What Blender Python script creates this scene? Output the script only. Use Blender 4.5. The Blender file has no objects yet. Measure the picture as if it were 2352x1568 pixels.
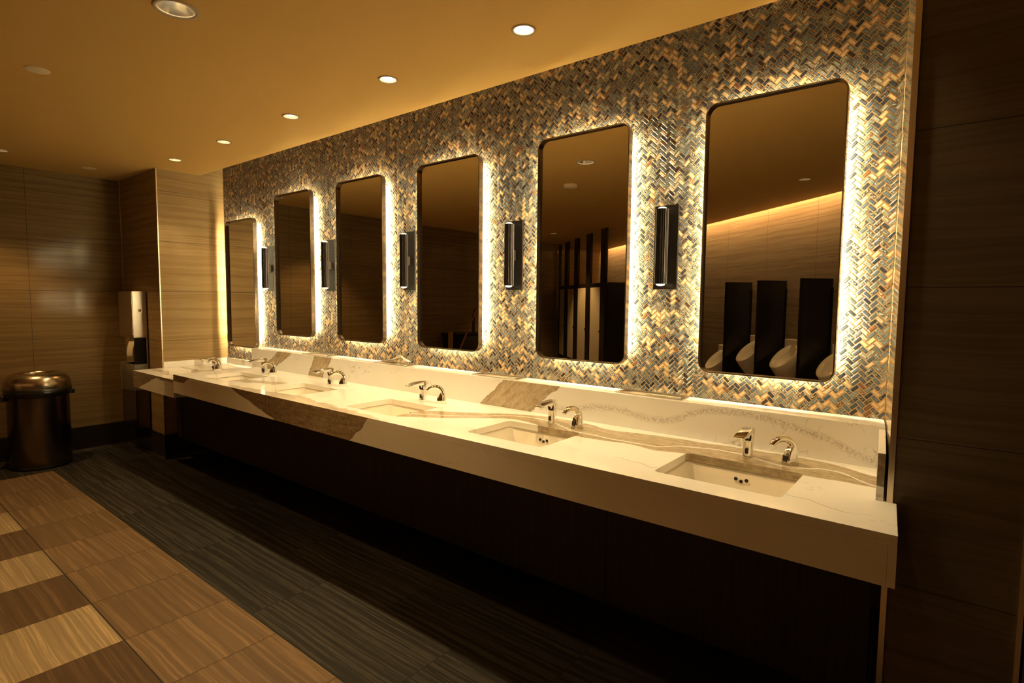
import bpy, bmesh, math, random
import numpy as np
from mathutils import Vector, Matrix
random.seed(7)
S = bpy.context.scene
C = S.collection

# ------------------------------------------------------------------ camera
cam_d = bpy.data.cameras.new('camera'); cam = bpy.data.objects.new('camera', cam_d); C.objects.link(cam)
cam_d.sensor_width = 36.0; cam_d.lens = 1290.15 / 2352 * 36.0; cam_d.clip_start = 0.02
_r = Vector((0.77967533, 0.62611844, 0.0090592)); _u = Vector((-0.05353525, 0.05223659, 0.99719873)); _f = Vector((-0.6238913, 0.77797624, -0.07424699))
cam.matrix_world = Matrix(((_r.x, _u.x, -_f.x, 5.3723), (_r.y, _u.y, -_f.y, -2.6322), (_r.z, _u.z, -_f.z, 1.5351), (0, 0, 0, 1)))
S.camera = cam
# ------------------------------------------------------------------ world, exposure, lights
w = bpy.data.worlds.new('world'); S.world = w; w.use_nodes = True
w.node_tree.nodes['Background'].inputs[0].default_value = (1, .62, .25, 1)
w.node_tree.nodes['Background'].inputs[1].default_value = 0.0
S.view_settings.view_transform = 'Standard'; S.view_settings.look = 'None'
S.view_settings.exposure = 0.0; S.view_settings.gamma = 1.0; S.view_settings.use_curve_mapping = False
WARM = (1.0, .58, .20)
CEIL = 2.702
# downlights: x, y, spot power, lens strength, radius, depth of lamp, cone degrees
ROW = [(.05, -.62, 26), (.96, -.62, 48), (1.92, -.63, 62), (2.91, -.64, 72), (3.82, -.635, 70), (4.76, -.63, 34)]

# ------------------------------------------------------------------ helpers
def link(o, parent=None):
    C.objects.link(o)
    if parent is not None: o.parent = parent
    return o
def obj(name, bm, m, parent=None, smooth=False):
    me = bpy.data.meshes.new(name); bm.normal_update(); bm.to_mesh(me); bm.free()
    if smooth:
        for p in me.polygons: p.use_smooth = True
    me.materials.append(m)
    return link(bpy.data.objects.new(name, me), parent)
def tag(o, label, cat, group=None):
    o['label'] = label; o['category'] = cat
    if group: o['group'] = group
    return o
def thing(name, label, cat, loc=(0, 0, 0), rz=0, group=None):
    o = bpy.data.objects.new(name, None); C.objects.link(o); o.location = loc; o.rotation_euler = (0, 0, rz)
    o.empty_display_size = .05
    return tag(o, label, cat, group)
def struct(name, bm, m, smooth=False):
    o = obj(name, bm, m, None, smooth); o['kind'] = 'structure'; return o
def dup(root, loc, label, rz=None):
    r = root.copy(); C.objects.link(r); r.location = loc; r['label'] = label
    if rz is not None: r.rotation_euler = (0, 0, rz)
    for ch in list(root.children):
        c = ch.copy(); C.objects.link(c); c.parent = r
        for g in list(ch.children):
            d = g.copy(); C.objects.link(d); d.parent = c
    return r
def box(bm, x0, x1, y0, y1, z0, z1, bev=0, seg=2):
    vs = [bm.verts.new((x, y, z)) for x in (x0, x1) for y in (y0, y1) for z in (z0, z1)]
    fs = [(0, 1, 3, 2), (4, 6, 7, 5), (0, 4, 5, 1), (2, 3, 7, 6), (0, 2, 6, 4), (1, 5, 7, 3)]
    F = [bm.faces.new([vs[i] for i in f]) for f in fs]
    if bev > 0:
        es = list({e for f in F for e in f.edges})
        bmesh.ops.bevel(bm, geom=es, offset=bev, segments=seg, profile=.7, affect='EDGES')
    return F
def BX(*a, **k):
    bm = bmesh.new(); box(bm, *a, **k); return bm
def rrect(cx, cy, w, h, r, n=6):
    """rounded rectangle outline, counter-clockwise"""
    pts = []
    for (sx, sy, a0) in ((1, -1, -90), (1, 1, 0), (-1, 1, 90), (-1, -1, 180)):
        for i in range(n + 1):
            a = math.radians(a0 + 90 * i / n)
            pts.append((cx + sx * (w / 2 - r) + r * math.cos(a), cy + sy * (h / 2 - r) + r * math.sin(a)))
    return pts
def loft(bm, rings, cap0=False, cap1=False, closed=True):
    R = [[bm.verts.new(p) for p in ring] for ring in rings]
    n = len(R[0])
    for a, b in zip(R[:-1], R[1:]):
        for i in range(n if closed else n - 1):
            j = (i + 1) % n
            bm.faces.new((a[i], a[j], b[j], b[i]))
    if cap0: bm.faces.new(list(reversed(R[0])))
    if cap1: bm.faces.new(R[-1])
    return R
def lathe(bm, prof, n=32, cx=0, cy=0, sx=1, sy=1, cap0=False, cap1=False):
    loft(bm, [[(cx + r * sx * math.cos(2 * math.pi * i / n), cy + r * sy * math.sin(2 * math.pi * i / n), z) for i in range(n)] for r, z in prof], cap0, cap1)
def cyl(bm, p0, p1, r0, r1=None, n=20, caps=True):
    r1 = r0 if r1 is None else r1
    p0, p1 = Vector(p0), Vector(p1); d = (p1 - p0).normalized()
    a = d.orthogonal().normalized(); b = d.cross(a)
    loft(bm, [[tuple(p + a * r * math.cos(2 * math.pi * i / n) + b * r * math.sin(2 * math.pi * i / n)) for i in range(n)] for p, r in ((p0, r0), (p1, r1))], caps, caps)
def boolean(o, cutbm, op='DIFFERENCE'):
    me = bpy.data.meshes.new('c'); cutbm.normal_update(); cutbm.to_mesh(me); cutbm.free()
    co = bpy.data.objects.new('c', me); C.objects.link(co)
    m = o.modifiers.new('b', 'BOOLEAN'); m.object = co; m.operation = op; m.solver = 'EXACT'
    dg = bpy.context.evaluated_depsgraph_get()
    nm = bpy.data.meshes.new_from_object(o.evaluated_get(dg))
    o.modifiers.clear(); old = o.data; o.data = nm; nm.name = old.name; bpy.data.meshes.remove(old)
    bpy.data.objects.remove(co); bpy.data.meshes.remove(me)

# ------------------------------------------------------------------ node helper
class G:
    def __init__(s, name, rough=.5, metal=0, color=(.8, .8, .8), spec=.5, coat=0, coat_rough=.05):
        s.m = bpy.data.materials.new(name); s.m.use_nodes = True; s.nt = s.m.node_tree; s.n = s.nt.nodes; s.l = s.nt.links
        s.b = s.n['Principled BSDF']
        s.b.inputs['Base Color'].default_value = (*color, 1); s.b.inputs['Roughness'].default_value = rough
        s.b.inputs['Metallic'].default_value = metal; s.b.inputs['Specular IOR Level'].default_value = spec
        s.b.inputs['Coat Weight'].default_value = coat; s.b.inputs['Coat Roughness'].default_value = coat_rough
    def node(s, t, **kw):
        nd = s.n.new(t)
        for k, v in kw.items(): setattr(nd, k, v)
        return nd
    def put(s, sock, v):
        if isinstance(v, bpy.types.NodeSocket): s.l.new(v, sock)
        elif v is not None:
            if isinstance(v, (tuple, list)) and len(v) == 3 and sock.type == 'RGBA': v = (*v, 1)
            sock.default_value = v
    def M(s, op, a, b=None, c=None, clamp=False):
        nd = s.node('ShaderNodeMath', operation=op, use_clamp=clamp)
        for i, v in enumerate((a, b, c)):
            if v is not None: s.put(nd.inputs[i], v)
        return nd.outputs[0]
    def pos(s):
        tc = s.node('ShaderNodeTexCoord'); sp = s.node('ShaderNodeSeparateXYZ'); s.l.new(tc.outputs['Object'], sp.inputs[0])
        s.P = tc.outputs['Object']; return sp.outputs[0], sp.outputs[1], sp.outputs[2]
    def vec(s, x, y, z=0.0):
        nd = s.node('ShaderNodeCombineXYZ')
        for i, v in enumerate((x, y, z)): s.put(nd.inputs[i], v)
        return nd.outputs[0]
    def noise(s, v=None, scale=1, detail=2, rough=.5, dist=0):
        nd = s.node('ShaderNodeTexNoise'); s.put(nd.inputs['Vector'], v); s.put(nd.inputs['Scale'], scale)
        nd.inputs['Detail'].default_value = detail; nd.inputs['Roughness'].default_value = rough; nd.inputs['Distortion'].default_value = dist
        return nd.outputs['Fac']
    def ramp(s, f, stops, interp='LINEAR'):
        nd = s.node('ShaderNodeValToRGB'); cr = nd.color_ramp; cr.interpolation = interp
        while len(cr.elements) < len(stops): cr.elements.new(.5)
        for e, (p, c) in zip(cr.elements, stops):
            e.position = p; e.color = (*c, 1) if not isinstance(c, (int, float)) else (c, c, c, 1)
        s.put(nd.inputs[0], f); return nd.outputs[0]
    def ss(s, v, lo, hi):
        nd = s.node('ShaderNodeMapRange', interpolation_type='SMOOTHSTEP'); s.put(nd.inputs[0], v)
        s.put(nd.inputs[1], lo); s.put(nd.inputs[2], hi); return nd.outputs[0]
    def mix(s, f, a, b, mode='MIX'):
        nd = s.node('ShaderNodeMix', data_type='RGBA', blend_type=mode); s.put(nd.inputs[0], f); s.put(nd.inputs[6], a); s.put(nd.inputs[7], b)
        return nd.outputs[2]
    def curve(s, x, pts):
        nd = s.node('ShaderNodeFloatCurve'); c = nd.mapping.curves[0]
        c.points[0].location = pts[0]; c.points[1].location = pts[-1]
        for p in pts[1:-1]: c.points.new(*p)
        nd.mapping.update(); s.put(nd.inputs['Value'], x); return nd.outputs[0]
    def attr(s, name):
        nd = s.node('ShaderNodeAttribute', attribute_name=name); return nd
    def bump(s, h, strength=.2, dist=.002):
        nd = s.node('ShaderNodeBump'); nd.inputs['Strength'].default_value = strength; nd.inputs['Distance'].default_value = dist
        s.put(nd.inputs['Height'], h); s.l.new(nd.outputs[0], s.b.inputs['Normal'])
    def col(s, c): s.put(s.b.inputs['Base Color'], c)
    def rough(s, r): s.put(s.b.inputs['Roughness'], r)
def emis(name, strength, color=WARM):
    g = G(name, 1, 0, (.8, .7, .6)); g.b.inputs['Emission Color'].default_value = (*color, 1); g.b.inputs['Emission Strength'].default_value = strength
    return g.m

# ------------------------------------------------------------------ materials
def stone_wall(name, c0, c1, c2, ph=.92, v0=-1.35, joints=True, z0=.197, dark=(.05, .04, .03)):
    g = G(name, .10, 0, spec=.06); x, y, z = g.pos()
    u = g.M('ADD', x, y)
    row = g.M('FLOOR', g.M('DIVIDE', g.M('SUBTRACT', z, z0), .462))
    uo = g.M('ADD', u, g.M('MULTIPLY', row, 7.3))
    wz = g.M('ADD', z, g.M('MULTIPLY', g.noise(g.vec(uo, g.M('MULTIPLY', z, 3.0), row), 2.2, 2), .05))
    a = g.noise(g.vec(g.M('MULTIPLY', uo, .6), g.M('MULTIPLY', wz, 28.0), row), 1, 4, .6)
    b = g.noise(g.vec(g.M('MULTIPLY', uo, .8), g.M('MULTIPLY', wz, 95.0), row), 1, 3, .6)
    f = g.M('ADD', g.M('MULTIPLY', a, .75), g.M('MULTIPLY', b, .25))
    c = g.ramp(f, [(.3, c0), (.48, c1), (.56, c2), (.62, c1), (.75, c0)])
    if joints:
        jz = g.M('ABSOLUTE', g.M('SUBTRACT', g.M('FRACT', g.M('ADD', g.M('DIVIDE', g.M('SUBTRACT', z, z0), .462), .5)), .5))
        j = g.M('LESS_THAN', jz, .0032)
        if ph:
            jv = g.M('ABSOLUTE', g.M('SUBTRACT', g.M('FRACT', g.M('ADD', g.M('DIVIDE', g.M('SUBTRACT', u, v0), ph), .5)), .5))
            j = g.M('MAXIMUM', j, g.M('LESS_THAN', jv, .0017))
        c = g.mix(j, c, dark)
        g.rough(g.M('ADD', .10, g.M('MULTIPLY', j, .5)))
    g.col(c); return g.m
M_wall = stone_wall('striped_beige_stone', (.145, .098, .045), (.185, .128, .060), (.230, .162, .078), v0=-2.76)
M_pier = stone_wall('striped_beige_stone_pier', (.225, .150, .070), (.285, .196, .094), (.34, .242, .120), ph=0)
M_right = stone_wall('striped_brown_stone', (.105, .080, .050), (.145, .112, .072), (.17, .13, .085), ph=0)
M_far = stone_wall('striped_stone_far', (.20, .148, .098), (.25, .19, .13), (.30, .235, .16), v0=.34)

def simple(name, color, rough=.5, metal=0, spec=.5, coat=0): return G(name, rough, metal, color, spec, coat).m
M_base = simple('black_stone_skirting', (.018, .015, .013), .25)
M_trim = simple('polished_metal_trim', (.78, .66, .52), .28, 1)
M_chrome = simple('chrome', (.86, .84, .80), .06, 1)
M_black = simple('black_plastic', (.006, .006, .006), .3)
M_dark = simple('dark_bronze', (.008, .006, .005), .32, .0, .12)
M_frame = simple('brushed_bronze_frame', (.30, .245, .19), .26, 1)
M_mirror = simple('mirror_glass', (.80, .78, .74), 0.0, 1)
M_porc = simple('white_porcelain', (.86, .80, .68), .12, 0, .5, .3)
M_urinal = simple('urinal_porcelain', (.82, .78, .70), .12)
M_hole = simple('hole_dark', (.01, .007, .005), .7)
M_paper = simple('brown_paper_towel', (.74, .62, .42), .9)
M_wpaper = simple('white_paper_towel', (.86, .80, .68), .9)
M_part = simple('black_laminate', (.012, .010, .009), .28)
M_door = simple('cream_stall_door', (.72, .64, .50), .4)
M_refl = simple('satin_reflector', (.80, .74, .60), .22, 1)
M_ring = simple('white_painted_trim', (.50, .40, .28), .5)
M_disc = simple('white_cover', (.90, .80, .62), .5)
M_led = emis('led_strip', 500, (1.0, .80, .43)); M_led_low = emis('led_strip_low', 190, (1.0, .76, .40))
M_lens = emis('downlight_lens', 26, (1.0, .86, .62))
M_lens_dim = emis('downlight_lens_dim', 5, (1.0, .8, .5))
M_lens_s = emis('sconce_lens', 2.5, (1.0, .8, .55))

g = G('ceiling_paint', .75, 0, (.71, .475, .165), .2); M_ceil = g.m
g = G('gap_paint', .8, 0, (.5, .42, .3)); M_gap = g.m
# brushed steel
def brushed(name, color, rough, vertical=True):
    g = G(name, rough, 1, color); x, y, z = g.pos()
    n = g.noise(g.vec(g.M('MULTIPLY', x, 260.), g.M('MULTIPLY', y, 260.), g.M('MULTIPLY', z, 3.)), 1, 2) if vertical else g.noise(g.vec(g.M('MULTIPLY', x, 3.), g.M('MULTIPLY', y, 3.), g.M('MULTIPLY', z, 400.)), 1, 2)
    g.rough(g.M('ADD', rough - .02, g.M('MULTIPLY', n, .05)))
    return g.m
M_steel = simple('brushed_steel', (.50, .43, .35), .30, 1)
M_steel_dark = brushed('brushed_steel_can', (.17, .135, .105), .24)
M_lid = simple('satin_steel_lid', (.50, .43, .34), .24, 1)
M_slot = brushed('brushed_nickel', (.55, .49, .42), .3, False)
# clear bin liner
g = G('clear_liner', .12, 0, (.62, .56, .46)); g.b.inputs['Transmission Weight'].default_value = 0; g.b.inputs['Alpha'].default_value = .15; M_liner = g.m
# dark wood apron
g = G('dark_walnut', .45, 0, spec=.3); x, y, z = g.pos()
g.col(g.ramp(g.noise(g.vec(g.M('MULTIPLY', x, 60.), g.M('MULTIPLY', y, 60.), g.M('MULTIPLY', z, 1.5)), 1, 4, .7), [(.35, (.012, .008, .005)), (.65, (.035, .022, .014))])); M_wood = g.m

# quartz
CREAM = (.92, .90, .86)
def quartz(name, kind):
    g = G(name, .09, 0, spec=.5); x, y, z = g.pos(); P = g.P
    n1 = g.noise(P, 9, 4, .6); n2 = g.noise(P, 45, 3, .6)
    sp = g.noise(g.vec(g.M('MULTIPLY', x, 12.), g.M('MULTIPLY', y, 60.), g.M('MULTIPLY', z, 60.)), 1, 4, .65)
    base = g.ramp(g.noise(P, 3, 3), [(.35, (.89, .86, .79)), (.6, CREAM)])
    if kind == 'ledge':
        dg = g.M('SUBTRACT', x, g.M('MULTIPLY', z, 1.25))
        sp = g.noise(g.vec(g.M('MULTIPLY', dg, 26.), g.M('MULTIPLY', g.M('ADD', x, z), 5.), y), 1, 5, .65)
    br = {'ledge': [(.34, (.30, .22, .13)), (.46, (.46, .36, .23)), (.64, (.60, .49, .33))]}.get(kind, [(.34, (.26, .185, .11)), (.5, (.41, .32, .20)), (.64, (.56, .46, .31))])
    brown = g.ramp(g.M('ADD', g.M('MULTIPLY', sp, .6), g.M('MULTIPLY', n2, .4)), br)
    # hairline cracks
    wv = g.node('ShaderNodeTexVoronoi', feature='DISTANCE_TO_EDGE'); wv.inputs['Scale'].default_value = 7
    warp = g.node('ShaderNodeVectorMath', operation='ADD'); nc = g.node('ShaderNodeTexNoise'); nc.inputs['Scale'].default_value = 6; nc.inputs['Detail'].default_value = 4
    g.l.new(P, nc.inputs['Vector']); sc = g.node('ShaderNodeVectorMath', operation='SCALE'); sc.inputs['Scale'].default_value = .35
    g.l.new(nc.outputs['Color'], sc.inputs[0]); g.l.new(P, warp.inputs[0]); g.l.new(sc.outputs[0], warp.inputs[1]); g.l.new(warp.outputs[0], wv.inputs['Vector'])
    crack = g.M('SUBTRACT', 1.0, g.ss(wv.outputs['Distance'], 0.0, .022))
    zone = g.ss(g.noise(P, 1.7, 2), .50, .60)
    hair = g.M('MULTIPLY', g.M('MULTIPLY', crack, zone), g.ss(g.noise(P, 14, 2), .42, .6))
    jit = g.M('MULTIPLY', g.M('SUBTRACT', n1, .5), .10)
    def wedge(c, v, x0, s0, x1, s1, v0):
        """band between two slanted edges measured along c, slanting with v"""
        cj = g.M('ADD', c, jit)
        dv = g.M('SUBTRACT', v, v0)
        L = g.M('SUBTRACT', cj, g.M('ADD', x0, g.M('MULTIPLY', dv, s0)))
        Rr = g.M('SUBTRACT', g.M('ADD', x1, g.M('MULTIPLY', dv, s1)), cj)
        m = g.M('MINIMUM', L, Rr)
        return g.ss(m, -.004, .006), g.M('SUBTRACT', 1.0, g.ss(g.M('ABSOLUTE', m), 0.0, .022))
    mask = None; edge = None; extra = hair
    if kind == 'counter':
        t = g.M('DIVIDE', g.M('SUBTRACT', x, 3.0), 2.25)
        def cv(pts): return g.curve(t, [((a - 3.0) / 2.25, -b) for a, b in pts])
        up = cv([(3.0, -.56), (3.11, -.49), (3.34, -.36), (3.5, -.26), (3.71, -.2), (3.95, -.215), (4.06, -.25), (4.28, -.214), (4.48, -.20), (4.98, -.19), (5.15, -.268), (5.25, -.3)])
        lo = cv([(3.0, -.75), (3.245, -.616), (3.43, -.465), (3.58, -.375), (3.74, -.40), (3.80, -.45), (4.1, -.46), (4.27, -.44), (4.39, -.458), (4.52, -.43), (4.95, -.425), (5.16, -.42), (5.25, -.43)])
        li = cv([(3.0, -.66), (3.3, -.50), (3.65, -.275), (3.96, -.385), (4.17, -.405), (4.37, -.395), (4.48, -.31), (4.67, -.28), (4.86, -.345), (5.03, -.30), (5.16, -.395), (5.25, -.41)])
        yy = g.M('ADD', g.M('MULTIPLY', y, -1.0), g.M('MULTIPLY', jit, .35))
        a = g.M('SUBTRACT', yy, up); b = g.M('SUBTRACT', lo, yy)
        m = g.M('MINIMUM', a, b)
        rib = g.M('MULTIPLY', g.ss(m, -.004, .006), g.M('GREATER_THAN', x, 3.02))
        lin = g.M('SUBTRACT', 1.0, g.ss(g.M('ABSOLUTE', g.M('SUBTRACT', yy, li)), .002, .011))
        rib = g.M('MULTIPLY', rib, g.M('SUBTRACT', 1.0, lin))
        front = g.M('LESS_THAN', y, -.8445)
        wd, we = wedge(x, z, 1.442, -4.2, 2.973, 1.05, .909)
        wf = g.M('MULTIPLY', wd, front)
        l2, _ = wedge(x, z, .3, 0., .78, 2.6, .914)
        l2 = g.M('MULTIPLY', g.M('MULTIPLY', l2, front), g.M('GREATER_THAN', z, .862))
        # tan region of the top in front of the middle basins
        yj = g.M('ADD', y, g.M('MULTIPLY', jit, 1.4))
        tp = g.M('MULTIPLY', g.ss(g.M('SUBTRACT', g.M('ADD', -.72, g.M('MULTIPLY', g.M('ABSOLUTE', g.M('SUBTRACT', x, 2.1)), -.10)), yj), -.01, .01), g.M('MULTIPLY', g.ss(x, 1.25, 1.5), g.M('SUBTRACT', 1.0, g.ss(g.M('ADD', x, jit), 3.0, 3.2))))
        tp2 = g.M('MULTIPLY', g.M('LESS_THAN', g.M('ABSOLUTE', g.M('SUBTRACT', yj, g.M('ADD', -.62, g.M('MULTIPLY', g.M('SUBTRACT', x, 1.25), .25)))), .06), g.M('LESS_THAN', g.M('ABSOLUTE', g.M('SUBTRACT', x, 1.22)), .34))
        tp = g.M('MULTIPLY', g.M('MAXIMUM', tp, tp2), g.M('SUBTRACT', 1.0, front))
        mask = g.M('MAXIMUM', g.M('MAXIMUM', rib, wf), g.M('MAXIMUM', l2, g.M('MULTIPLY', tp, .7)))
        darkm = g.M('MAXIMUM', g.M('MULTIPLY', l2, .75), g.M('MAXIMUM', g.M('MULTIPLY', wf, g.M('SUBTRACT', .80, g.M('MULTIPLY', g.ss(g.M('ADD', x, g.M('MULTIPLY', jit, 3.)), 1.9, 2.5), .62))), g.M('MULTIPLY', g.M('MULTIPLY', we, wf), .75)))
        # fine long vein running along the front half of the top
        fv = g.M('SUBTRACT', g.M('MULTIPLY', y, -1.0), g.M('ADD', .655, g.M('ADD', g.M('MULTIPLY', g.M('SUBTRACT', g.noise(g.vec(x, 0.0, 3.3), 1.6, 4, .65), .5), .34), g.M('MULTIPLY', g.M('SUBTRACT', x, 4.2), .02))))
        fvm = g.M('MULTIPLY', g.M('SUBTRACT', 1.0, g.ss(g.M('ABSOLUTE', fv), .0005, .004)), g.ss(g.noise(P, 5, 2), .40, .55))
        extra = g.M('MAXIMUM', g.M('MULTIPLY', hair, .7), fvm)
    elif kind == 'ledge':
        a1, e1 = wedge(x, z, .811, 1.8, 1.03, 2.0, 1.067); a2, e2 = wedge(x, z, 1.364, .55, 1.60, .75, 1.067); a3, e3 = wedge(x, z, 3.307, 1.05, 3.70, 1.15, 1.067)
        wm = g.M('MAXIMUM', a1, g.M('MAXIMUM', a2, a3)); em = g.M('MAXIMUM', g.M('MULTIPLY', e1, a1), g.M('MAXIMUM', g.M('MULTIPLY', e2, a2), g.M('MULTIPLY', e3, a3)))
        fr = g.M('LESS_THAN', y, -.1525)
        vx = g.M('DIVIDE', g.M('SUBTRACT', x, 3.6), 1.6)
        vc = g.curve(vx, [(0., .30), (.07, .33), (.26, .56), (.3, .55), (.43, .45), (.52, .78), (.62, .98), (.71, .95), (.8, .75), (.86, .6), (.97, .15), (1., .1)])
        dz = g.M('ABSOLUTE', g.M('SUBTRACT', g.M('ADD', z, g.M('MULTIPLY', jit, .35)), g.M('ADD', .91, g.M('MULTIPLY', vc, .15))))
        smudge = g.M('MULTIPLY', g.M('MULTIPLY', g.M('SUBTRACT', 1.0, g.ss(dz, .0, .026)), g.M('GREATER_THAN', x, 3.62)), g.M('MULTIPLY', fr, g.ss(g.noise(P, 110, 5, .75), .42, .60)))
        mask = g.M('MULTIPLY', wm, fr)
        es = g.M('MULTIPLY', g.M('LESS_THAN', y, -.5545), g.M('GREATER_THAN', g.M('ADD', z, g.M('MULTIPLY', jit, .2)), .962))
        tb = g.M('MULTIPLY', g.M('SUBTRACT', 1.0, fr), g.M('MULTIPLY', g.ss(g.noise(g.vec(g.M('MULTIPLY', x, 1.2), g.M('MULTIPLY', y, 22.), 0.), 1, 3), .5, .6), .45))
        mask = g.M('MAXIMUM', g.M('MAXIMUM', mask, tb), es)
        darkm = g.M('MAXIMUM', g.M('MULTIPLY', g.M('MULTIPLY', em, fr), .6), g.M('MULTIPLY', es, .8))
        extra = g.M('MAXIMUM', hair, smudge)
    else:
        wd, we = wedge(x, z, -.90, 0., -.30, 3.2, .73)
        fr = g.M('LESS_THAN', y, -.8445)
        wd = g.M('MAXIMUM', wd, g.M('GREATER_THAN', g.M('ADD', z, g.M('MULTIPLY', jit, .4)), .846))
        mask = g.M('MULTIPLY', wd, fr); darkm = g.M('MULTIPLY', mask, .55)
        mask = g.M('MAXIMUM', mask, g.M('MULTIPLY', g.ss(g.noise(g.vec(g.M('MULTIPLY', x, 2.), g.M('MULTIPLY', y, 9.), 4.), 1, 3), .54, .6), .6))
    c = g.mix(mask, base, brown)
    c = g.mix(darkm, c, g.ramp(n2, [(.4, (.16, .115, .07)), (.65, (.30, .225, .14))]))
    c = g.mix(g.M('MULTIPLY', extra, .6), c, (.30, .22, .13))
    g.col(c); return g.m
M_q = quartz('quartz_counter', 'counter'); M_ql = quartz('quartz_ledge', 'ledge'); M_qs = quartz('quartz_low_counter', 'low')

# tiles with attributes (floor)
g = G('striped_floor_tile', .36, 0, spec=.22); x, y, z = g.pos(); a = g.attr('tilecol'); r = g.attr('rnd')
rs = g.node('ShaderNodeSeparateXYZ'); g.l.new(r.outputs['Vector'], rs.inputs[0])
yo = g.M('ADD', y, g.M('MULTIPLY', rs.outputs[0], 13.)); xo = g.M('ADD', x, g.M('MULTIPLY', rs.outputs[1], 31.))
wy = g.M('ADD', yo, g.M('MULTIPLY', g.noise(g.vec(xo, g.M('MULTIPLY', yo, 1.5), 0.), 2.2, 3, .45), .034))
n = g.noise(g.vec(g.M('MULTIPLY', xo, .55), g.M('MULTIPLY', wy, 42.), 0.), 1, 5, .66)
n2 = g.noise(g.vec(g.M('MULTIPLY', xo, 1.2), g.M('MULTIPLY', wy, 150.), 2.), 1, 2)
f = g.M('ADD', g.M('MULTIPLY', n, .8), g.M('MULTIPLY', n2, .2))
k = g.ramp(f, [(.3, .62), (.42, .85), (.53, 1.0), (.565, 1.55), (.60, 1.05), (.68, .85), (.72, 1.2)])
k2 = g.ramp(f, [(.3, .5), (.44, .9), (.50, .8), (.53, 2.3), (.545, 1.0), (.57, 2.9), (.59, 1.1), (.63, 1.0), (.66, 2.2), (.70, .8)])
kk = g.mix(rs.outputs[2], k, k2)
nd = g.node('ShaderNodeVectorMath', operation='MULTIPLY'); g.l.new(a.outputs['Vector'], nd.inputs[0]); g.l.new(kk, nd.inputs[1])
g.col(nd.outputs[0]); M_floor = g.m
M_grout = simple('dark_floor_grout', (.02, .014, .01), .8)

# mosaic
g = G('glazed_mosaic', .10, 0, spec=.22); at = g.attr('rnd'); sp = g.node('ShaderNodeSeparateXYZ'); g.l.new(at.outputs['Vector'], sp.inputs[0])
r0, r1, r2 = sp.outputs; x, y, z = g.pos()
uv = g.node('ShaderNodeUVMap'); us = g.node('ShaderNodeSeparateXYZ'); g.l.new(uv.outputs[0], us.inputs[0])
du = g.M('ABSOLUTE', g.M('SUBTRACT', us.outputs[0], .5)); dv = g.M('ABSOLUTE', g.M('SUBTRACT', us.outputs[1], .5))
# distance to the tile edge in tile widths
ed = g.M('MINIMUM', g.M('MULTIPLY', g.M('SUBTRACT', .5, du), 2.0), g.M('SUBTRACT', .5, dv))
pool = g.M('SUBTRACT', 1.0, g.ss(ed, .02, .30))
basec = g.ramp(r0, [(.0, (.028, .035, .055)), (.24, (.060, .080, .115)), (.45, (.10, .14, .17)), (.62, (.22, .25, .24)), (.73, (.46, .42, .32)), (.79, (.66, .50, .30)), (.93, (.17, .085, .045)), (.96, (.03, .022, .02))], 'CONSTANT')
jx = g.M('ADD', x, g.M('MULTIPLY', r1, 9.)); mott = g.noise(g.vec(jx, z, r2), 170, 3, .6)
mott = g.M('MULTIPLY', g.ss(mott, .47, .62), g.ss(r1, .25, .9))
mc = g.mix(mott, basec, g.ramp(r2, [(.0, (.66, .58, .38)), (.5, (.40, .47, .45)), (1., (.62, .48, .27))]))
edgec = g.mix(.82, mc, g.ramp(r0, [(0., (.010, .012, .014)), (.76, (.34, .18, .07)), (.93, (.03, .015, .01))], 'CONSTANT'))
g.col(g.mix(g.M('MULTIPLY', pool, .9), mc, edgec)); g.b.inputs['Coat Weight'].default_value = .0
M_mos = g.m
M_mgrout = simple('sand_grout', (.50, .345, .185), .7)
M_return = G('polished_cream_stone', .08, 0, (.72, .58, .38), .6, .5).m

# ------------------------------------------------------------------ structure
# floor tiles
tiles = []   # x0,x1,y0,y1,color
MED = (.175, .110, .058); LIGHT = (.34, .245, .135); DK = (.105, .063, .034); BLK = (.028, .024, .019)
fx0, fa = .159, .4725; yr = [-1.374 - .459 * i for i in range(0, 22)]
XL, XR = -1.41, 6.6
bx0 = -.786
for j in range(0, 21):
    for i in range(-2, 15):
        xa = fx0 + fa * i
        if j % 3 == 0: c = MED
        else: c = LIGHT if (i + (j % 3 == 2)) % 2 == 0 else DK
        if i < 0: c = MED
        v = random.uniform(.88, 1.12)
        tiles.append((max(xa, bx0), min(xa + fa, XR), yr[j + 1], yr[j], tuple(q * v for q in c)))
for j, (ya, yb, off) in enumerate(((-1.374, -.93, -.085), (-.93, -.47, .38), (-.47, 0.05, -.085))):
    xs = [off + .945 * k for k in range(-3, 8)]
    for a, b in zip(xs[:-1], xs[1:]):
        a, b = max(a, XL), min(b, XR)
        if b > a + .01:
            v = random.uniform(.85, 1.15); tiles.append((a, b, ya, yb, tuple(q * v for q in BLK)))
for j in range(0, 10):
    ya, yb = -1.374 - .918 * (j + 1), -1.374 - .918 * j
    tiles.append((XL, bx0, max(ya, yr[21]), yb, BLK))
bm = bmesh.new()
lay_c = bm.faces.layers.float_vector.new('tilecol'); lay_r = bm.faces.layers.float_vector.new('rnd')
gp = .0016
for (a, b, c_, d_, col) in tiles:
    if b - a < .01: continue
    dg_ = .003 if abs(d_ + 1.833) < .01 else gp
    vs = [bm.verts.new(p) for p in ((a + gp, c_ + (.003 if abs(c_ + 1.833) < .01 else gp), 0), (b - gp, c_ + (.003 if abs(c_ + 1.833) < .01 else gp), 0), (b - gp, d_ - dg_, 0), (a + gp, d_ - dg_, 0))]
    f = bm.faces.new(vs); f[lay_c] = col; f[lay_r] = (random.random(), random.random(), 1.0 if col[0] < .06 else 0.0); f.material_index = 0
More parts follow.
